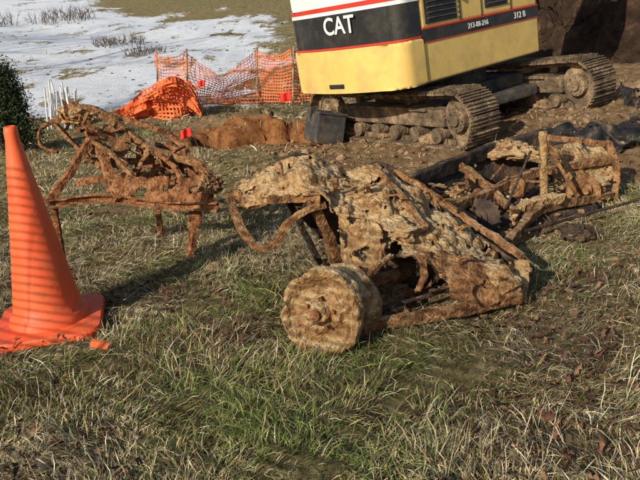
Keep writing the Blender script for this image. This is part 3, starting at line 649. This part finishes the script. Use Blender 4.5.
def text(name,body,size,loc,xdir,ydir,m,off=.004):
    cu=bpy.data.curves.new(name,'FONT'); cu.body=body; cu.size=size; cu.extrude=.002; cu.align_x='CENTER'; cu.align_y='CENTER'; cu.offset=off
    o=bpy.data.objects.new(name,cu); link(o,ex); cu.materials.append(m)
    x_=(MH.to_3x3()@Vector(xdir)).normalized(); y_=(MH.to_3x3()@Vector(ydir)).normalized(); z_=x_.cross(y_)
    mm=Matrix((x_,y_,z_)).transposed().to_4x4(); mm.translation=MH@Vector(loc); o.matrix_world=mm
text('rear_lettering','CAT',.26,(.010,-.14,hz+.75),(0,-1,0),(0,0,1),WHT)
text('side_lettering','312 B',.10,(2.2,-HW-.022,hz+.515),(1,0,0),(0,0,1),WHT,.0008)
text('side_lettering_2','213-88-216',.08,(1.4,-HW-.022,hz+.515),(1,0,0),(0,0,1),WHT,.0005)

# ------------------------------------------------------------------ right side: soil mound, tarp
def mound(name,cx,cy,rx,ry,h,m,seed,n=110,amp=.35):
    g=np.linspace(-1,1,n); V=[]
    for i in range(n):
        row=[]
        for j in range(n):
            u=g[i]; v_=g[j]
            x_=cx+u*rx; y_=cy+v_*ry; r=math.sqrt(u*u+v_*v_)
            f=max(0,1-r)**.8 if r<1 else 0
            z_=f*h*(1+amp*fnoise((x_,y_,seed),.5))+min(f*5,1)*(.30*h/3*fnoise((x_,y_,seed+4),2.2,7)+.12*h/3*(crack(Vector((x_,y_,seed)),2.5)-.5))
            row.append((x_,y_,z_))
        V.append(row)
    A=np.array(V); A[...,2]+=H(A[...,0],A[...,1])-.06
    Fm=np.arange(n*n).reshape(n,n); Fm=np.stack([Fm[:-1,:-1],Fm[1:,:-1],Fm[1:,1:],Fm[:-1,1:]],-1).reshape(-1,4)
    return mesh_np(name,A.reshape(-1,3),Fm,m)
mound('soil_mound',8.2,16.5,7.2,5.0,5.0,SOILD,1,n=190)
mound('soil_mound',5.2,9.0,1.5,1.1,.55,SOIL,5,n=70)
def gsheet(name,x0,x1,y0,y1,hh,m,seed,n=6):
    G=[[(x0+(x1-x0)*j/n,y0+(y1-y0)*i/n,float(H(x0+(x1-x0)*j/n,y0+(y1-y0)*i/n))+.01+hh*max(-.1,random.gauss(.3,.5))) for j in range(n+1)] for i in range(n+1)]
    return sheet(name,G,m,None,n=12,amp=.06,thick=.006,hole=.70,seed=seed,crump=6,ck=0,hf_=5)
gsheet('black_tarp',2.2,4.4,6.3,7.3,.14,TARP,61)
gsheet('black_tarp',3.6,5.2,7.3,8.4,.30,TARP,62)

# ------------------------------------------------------------------ back-left props
sf=empty('orange_safety_fence')
def net(name,p0,p1,h,parent,nu,nv,sag=.0,seed=0,hs=.0,vs=.0,mat_=ORG,wob=.05,hf=None):
    p0=Vector(p0);p1=Vector(p1); bm=bmesh.new(); d=(p1-p0); Ln=d.length; dn=d.normalized(); side=Vector((-dn.y,dn.x,0)).normalized()
    def pt(u,v_):
        p=p0+d*u; top=h*(1-sag*math.sin(math.pi*u)*(1+.5*noise.noise(Vector((u*3,seed,0)))))
        if hf: top*=hf(u)
        w=wob*(noise.noise(Vector((u*Ln*1.6,v_*2,seed)))+.4*noise.noise(Vector((u*Ln*5,v_*4,seed))))
        return p+Vector((0,0,top*v_))+side*w*(.3+abs(sag)*3)
    K=max(12,int(Ln/.08))
    for i in range(nv+1):
        v_=i/nv; pr=None
        for k_ in range(K+1):
            u=k_/K; a=bm.verts.new(pt(u,v_)-Vector((0,0,hs/2))); b_=bm.verts.new(pt(u,v_)+Vector((0,0,hs/2)))
            if pr: bm.faces.new((pr[0],a,b_,pr[1]))
            pr=(a,b_)
    for k_ in range(nu+1):
        u=k_/nu; pr=None
        for i in range(11):
            v_=i/10; a=bm.verts.new(pt(u,v_)-dn*vs/2+side*.002); b_=bm.verts.new(pt(u,v_)+dn*vs/2+side*.002)
            if pr: bm.faces.new((pr[0],a,b_,pr[1]))
            pr=(a,b_)
    return bm_obj(name,bm,mat_,parent)
fp=[(-3.25,14.0),(-2.6,13.7),(-1.3,14.4),(-.55,14.0),(.6,14.6)]
for i,(a,b_) in enumerate(zip(fp,fp[1:])):
    za=float(H(*a)); zb=float(H(*b_)); L_=math.dist(a,b_)
    net('net_%d'%i,(a[0],a[1],za+.05),(b_[0],b_[1],zb+.05),1.02,sf,int(L_/.065),15,sag=[.12,.42,.12,.3][i],seed=i+1,hs=[.016,.016,.024,.02][i],vs=.014,wob=.25)
bm=bmesh.new()
for x_,y_ in fp: z_=float(H(x_,y_)); cyl(bm,(x_,y_,z_-.1),(x_+.03,y_,z_+1.12),.018,seg=8)
bm_obj('posts',bm,WOOD,sf)
hp=empty('collapsed_safety_netting')
for i in range(4):
    zz=float(H(-2.9,12.2))
    net('fold_%d'%i,(-3.55+.12*i,12.0+.2*i,zz+.02),(-2.15-.05*i,12.4+.25*i,zz+.0),.72-.04*i,hp,24,11,sag=.12,seed=20+i,hs=.036,vs=.03,wob=1.0,hf=lambda u:.12+.95*math.sin(math.pi*min(1,u**1.7))**.8)
s2=empty('orange_safety_fence')
A_=(-6.2,3.95);B_=(3.4,-2.65)
def lerp2(t): return (A_[0]+(B_[0]-A_[0])*t,A_[1]+(B_[1]-A_[1])*t)
for i in range(5):
    a=lerp2(i/5);b_=lerp2((i+1)/5)
    net('net_%d'%i,(a[0],a[1],float(H(*a))+.05),(b_[0],b_[1],float(H(*b_))+.05),1.9,s2,14,40,sag=.03,seed=40+i,hs=.010,vs=.005,wob=.04)
bm=bmesh.new()
for i in range(6): x_,y_=lerp2(i/5); z_=float(H(x_,y_)); cyl(bm,(x_,y_,z_-.2),(x_,y_,z_+2.0),.008,seg=8)
bm_obj('posts',bm,GREY,s2)

def flag(x0,y0,x1,z1,s):
    e=empty('marker_flag'); z0=float(H(x0,y0))
    bm=bmesh.new(); cyl(bm,(x0,y0,z0-.05),(x1,y0,z1),.004,seg=6); bm_obj('wire',bm,GREY,e)
    p=Vector((x1,y0,z1)); G=[[p+Vector((-s*j/3,.02*math.sin(j*2),-s*.8*i/2-.01*j)) for j in range(4)] for i in range(3)]
    sheet('pennant',G,REDF,e,n=4,amp=.006,thick=.002,hole=5,seed=3,ck=0)
flag(-.86,5.9,-1.11,.60,.09); flag(-.25,8.6,-.36,.68,.13); flag(-2.0,11.6,-1.9,.62,.12)
bm=bmesh.new(); box(bm,(-1.05,2.98,float(H(-1.05,2.98))+.05),(.085,.004,.045),rot=Matrix.Rotation(R(12),4,'Y')@Matrix.Rotation(R(-50),4,'X')); bm_obj('orange_marker_tag',bm,ORG)
be=empty('steel_bin'); zb=float(H(-.02,9.0))+.0
bm=bmesh.new(); TB=Matrix.Translation((.04,9.05,zb))@Matrix.Rotation(R(24),4,'Z')@Matrix.Rotation(R(7),4,'Y')
box(bm,(0,-.2,.20),(.38,.02,.40),TB,.004); box(bm,(-.18,0,.20),(.02,.38,.40),TB,.004); box(bm,(.18,0,.20),(.02,.38,.40),TB,.004); box(bm,(0,.2,.20),(.38,.02,.40),TB,.004)
box(bm,(0,-.213,.39),(.42,.035,.03),TB,.005); box(bm,(0,0,.03),(.34,.36,.02),TB)
bm_obj('bin_shell',bm,GREY,be)
pb=empty('white_stake_bundle'); bm=bmesh.new()
for i in range(22):
    x_=-4.42+random.uniform(-.22,.22); y_=11.8+random.uniform(-.15,.15); z_=float(H(x_,y_))
    cyl(bm,(x_,y_,z_-.05),(x_+random.uniform(-.14,.10),y_+random.uniform(-.1,.1),z_+random.uniform(.6,.85)),.014,seg=8)
bm_obj('stakes',bm,PIPE,pb)
bm=bmesh.new()
for i in range(260):
    y_=random.uniform(14,34); x_=random.uniform(-.5*y_,-.02*y_); s=random.uniform(.015,.05)
    c0=Vector((x_,y_,float(H(x_,y_)))); addico(bm,ICO1,lambda v:c0+Vector((v.x*1.3,v.y,v.z*.5))*s)
bm_obj('earth_crumbs',bm,SOILD)

def shrub(x_,y_,rx,h,nl,seed):
    e=empty('evergreen_shrub'); rg=np.random.default_rng(seed); z0=float(H(x_,y_))
    n=nl; nc=70
    cth=rg.random(nc)*6.28; cz=rg.random(nc)**.8; cr=rx*(1-.75*cz)*np.sqrt(rg.random(nc)*.6+.4)
    C0=np.stack([x_+cr*np.cos(cth),y_+cr*np.sin(cth),z0+.08+cz*h],-1)
    idx=rg.integers(0,nc,n); P=C0[idx]+rg.normal(0,.085,(n,3))
    s=.014+.016*rg.random(n); D=rg.normal(0,1,(n,3)); D/=np.linalg.norm(D,axis=1)[:,None]; E=rg.normal(0,1,(n,3)); E=np.cross(D,E); E/=np.linalg.norm(E,axis=1)[:,None]
    V=np.stack([P-E*(s*.4)[:,None],P+E*(s*.4)[:,None],P+D*(s*2)[:,None]],1).reshape(-1,3); F=np.arange(3*n).reshape(n,3)
    cc=np.array([.045,.062,.026])*(.4+1.2*rg.random(n))[:,None]; C=np.concatenate([np.repeat(cc[:,None,:],3,1),np.ones((n,3,1))],-1).reshape(-1,4)
    o=mesh_np('foliage',V,F,BUSHM,C,False); o.parent=e
    bm=bmesh.new(); cyl(bm,(x_,y_,z0-.1),(x_,y_,z0+h*.8),.05,.015,seg=8)
    for i in range(0,nc,2): cyl(bm,(x_,y_,max(z0+.1,C0[i][2]-.25)),tuple(C0[i]),.014,.005,seg=5,caps=False)
    bm_obj('stems',bm,BARK,e)
shrub(-4.25,9.2,.44,1.0,26000,3)
def bare_shrub(x_,y_,r,h,n,seed):
    rd=random.Random(seed); bm=bmesh.new()
    for i in range(n):
        a=rd.uniform(0,6.28); rr=r*math.sqrt(rd.random()); px=x_+rr*math.cos(a); py=y_+rr*math.sin(a); z0=float(H(px,py))-.03
        p=Vector((px,py,z0)); d=Vector((rd.gauss(0,.45),rd.gauss(0,.45),1)).normalized(); l=h*rd.uniform(.4,1); q_=p+d*l*.5; cyl(bm,p,q_,.012,.009,seg=4,caps=False)
        for _ in range(3):
            d2=(d+Vector((rd.gauss(0,.5),rd.gauss(0,.5),rd.gauss(0,.3)))).normalized(); cyl(bm,q_,q_+d2*l*.5,.008,.003,seg=3,caps=False)
    bm_obj('bare_shrub',bm,BARK)
bare_shrub(-12.5,35,1.6,.8,130,1); bare_shrub(-7.2,25.5,.9,.45,90,2); bare_shrub(-15.5,33,1.5,.9,120,3); bare_shrub(-5.8,23.5,.7,.35,70,4)

def tree(x_,y_,h,seed):
    rd=random.Random(seed); bm=bmesh.new(); z0=float(H(x_,y_))-.2
    def br(p,d,l,r,dep):
        n=3
        for i in range(n):
            d2=(d+Vector((rd.gauss(0,.12),rd.gauss(0,.12),rd.gauss(.03,.06)))).normalized(); q_=p+d2*l/n; r2=r*.87
            cyl(bm,p,q_,r,r2,seg=8 if dep<2 else 4,caps=False)
            if dep<4 and (i>0 or dep>0):
                for _ in range(2 if dep<3 else 1):
                    s_=Vector((rd.gauss(0,1),rd.gauss(0,1),rd.gauss(.25,.5))).normalized(); br(q_,(d2*.55+s_*.8).normalized(),l*rd.uniform(.5,.75),r2*.55,dep+1)
            p,d,r=q_,d2,r2
    br(Vector((x_,y_,z0)),Vector((0,0,1)),h,.16*h/6,0)
    bm_obj('bare_tree',bm,BARK)
tree(-17,10,6,1); tree(-13,5.5,6,2); tree(-24,11,7,4)

# ------------------------------------------------------------------ light, sky, camera
el=R(23); az=math.atan2(-.62,-.78)
S_=Vector((math.sin(az)*math.cos(el),math.cos(az)*math.cos(el),math.sin(el)))
w=bpy.data.worlds.new('World'); sc.world=w; w.use_nodes=True; nt=w.node_tree
sky=nt.nodes.new('ShaderNodeTexSky'); sky.sky_type='NISHITA'; sky.sun_disc=False; sky.sun_elevation=el; sky.sun_rotation=az%(2*math.pi)
bg=nt.nodes['Background']; bg.inputs['Strength'].default_value=.105; nt.links.new(sky.outputs['Color'],bg.inputs['Color'])
ld=bpy.data.lights.new('sun','SUN'); ld.energy=5; ld.angle=R(.5); ld.color=(1,.92,.77)
lo=link(bpy.data.objects.new('sun',ld)); lo.rotation_euler=(-S_).to_track_quat('-Z','Y').to_euler(); lo.location=S_*30
cd=bpy.data.cameras.new('camera'); cd.lens=38.6; cd.sensor_width=36; cd.clip_end=1500; cd.clip_start=.05
co=link(bpy.data.objects.new('camera',cd)); co.location=(0,0,1.4); co.rotation_euler=(R(73),0,0); sc.camera=co
sc.view_settings.view_transform='Standard'; sc.view_settings.look='None'; sc.view_settings.exposure=0
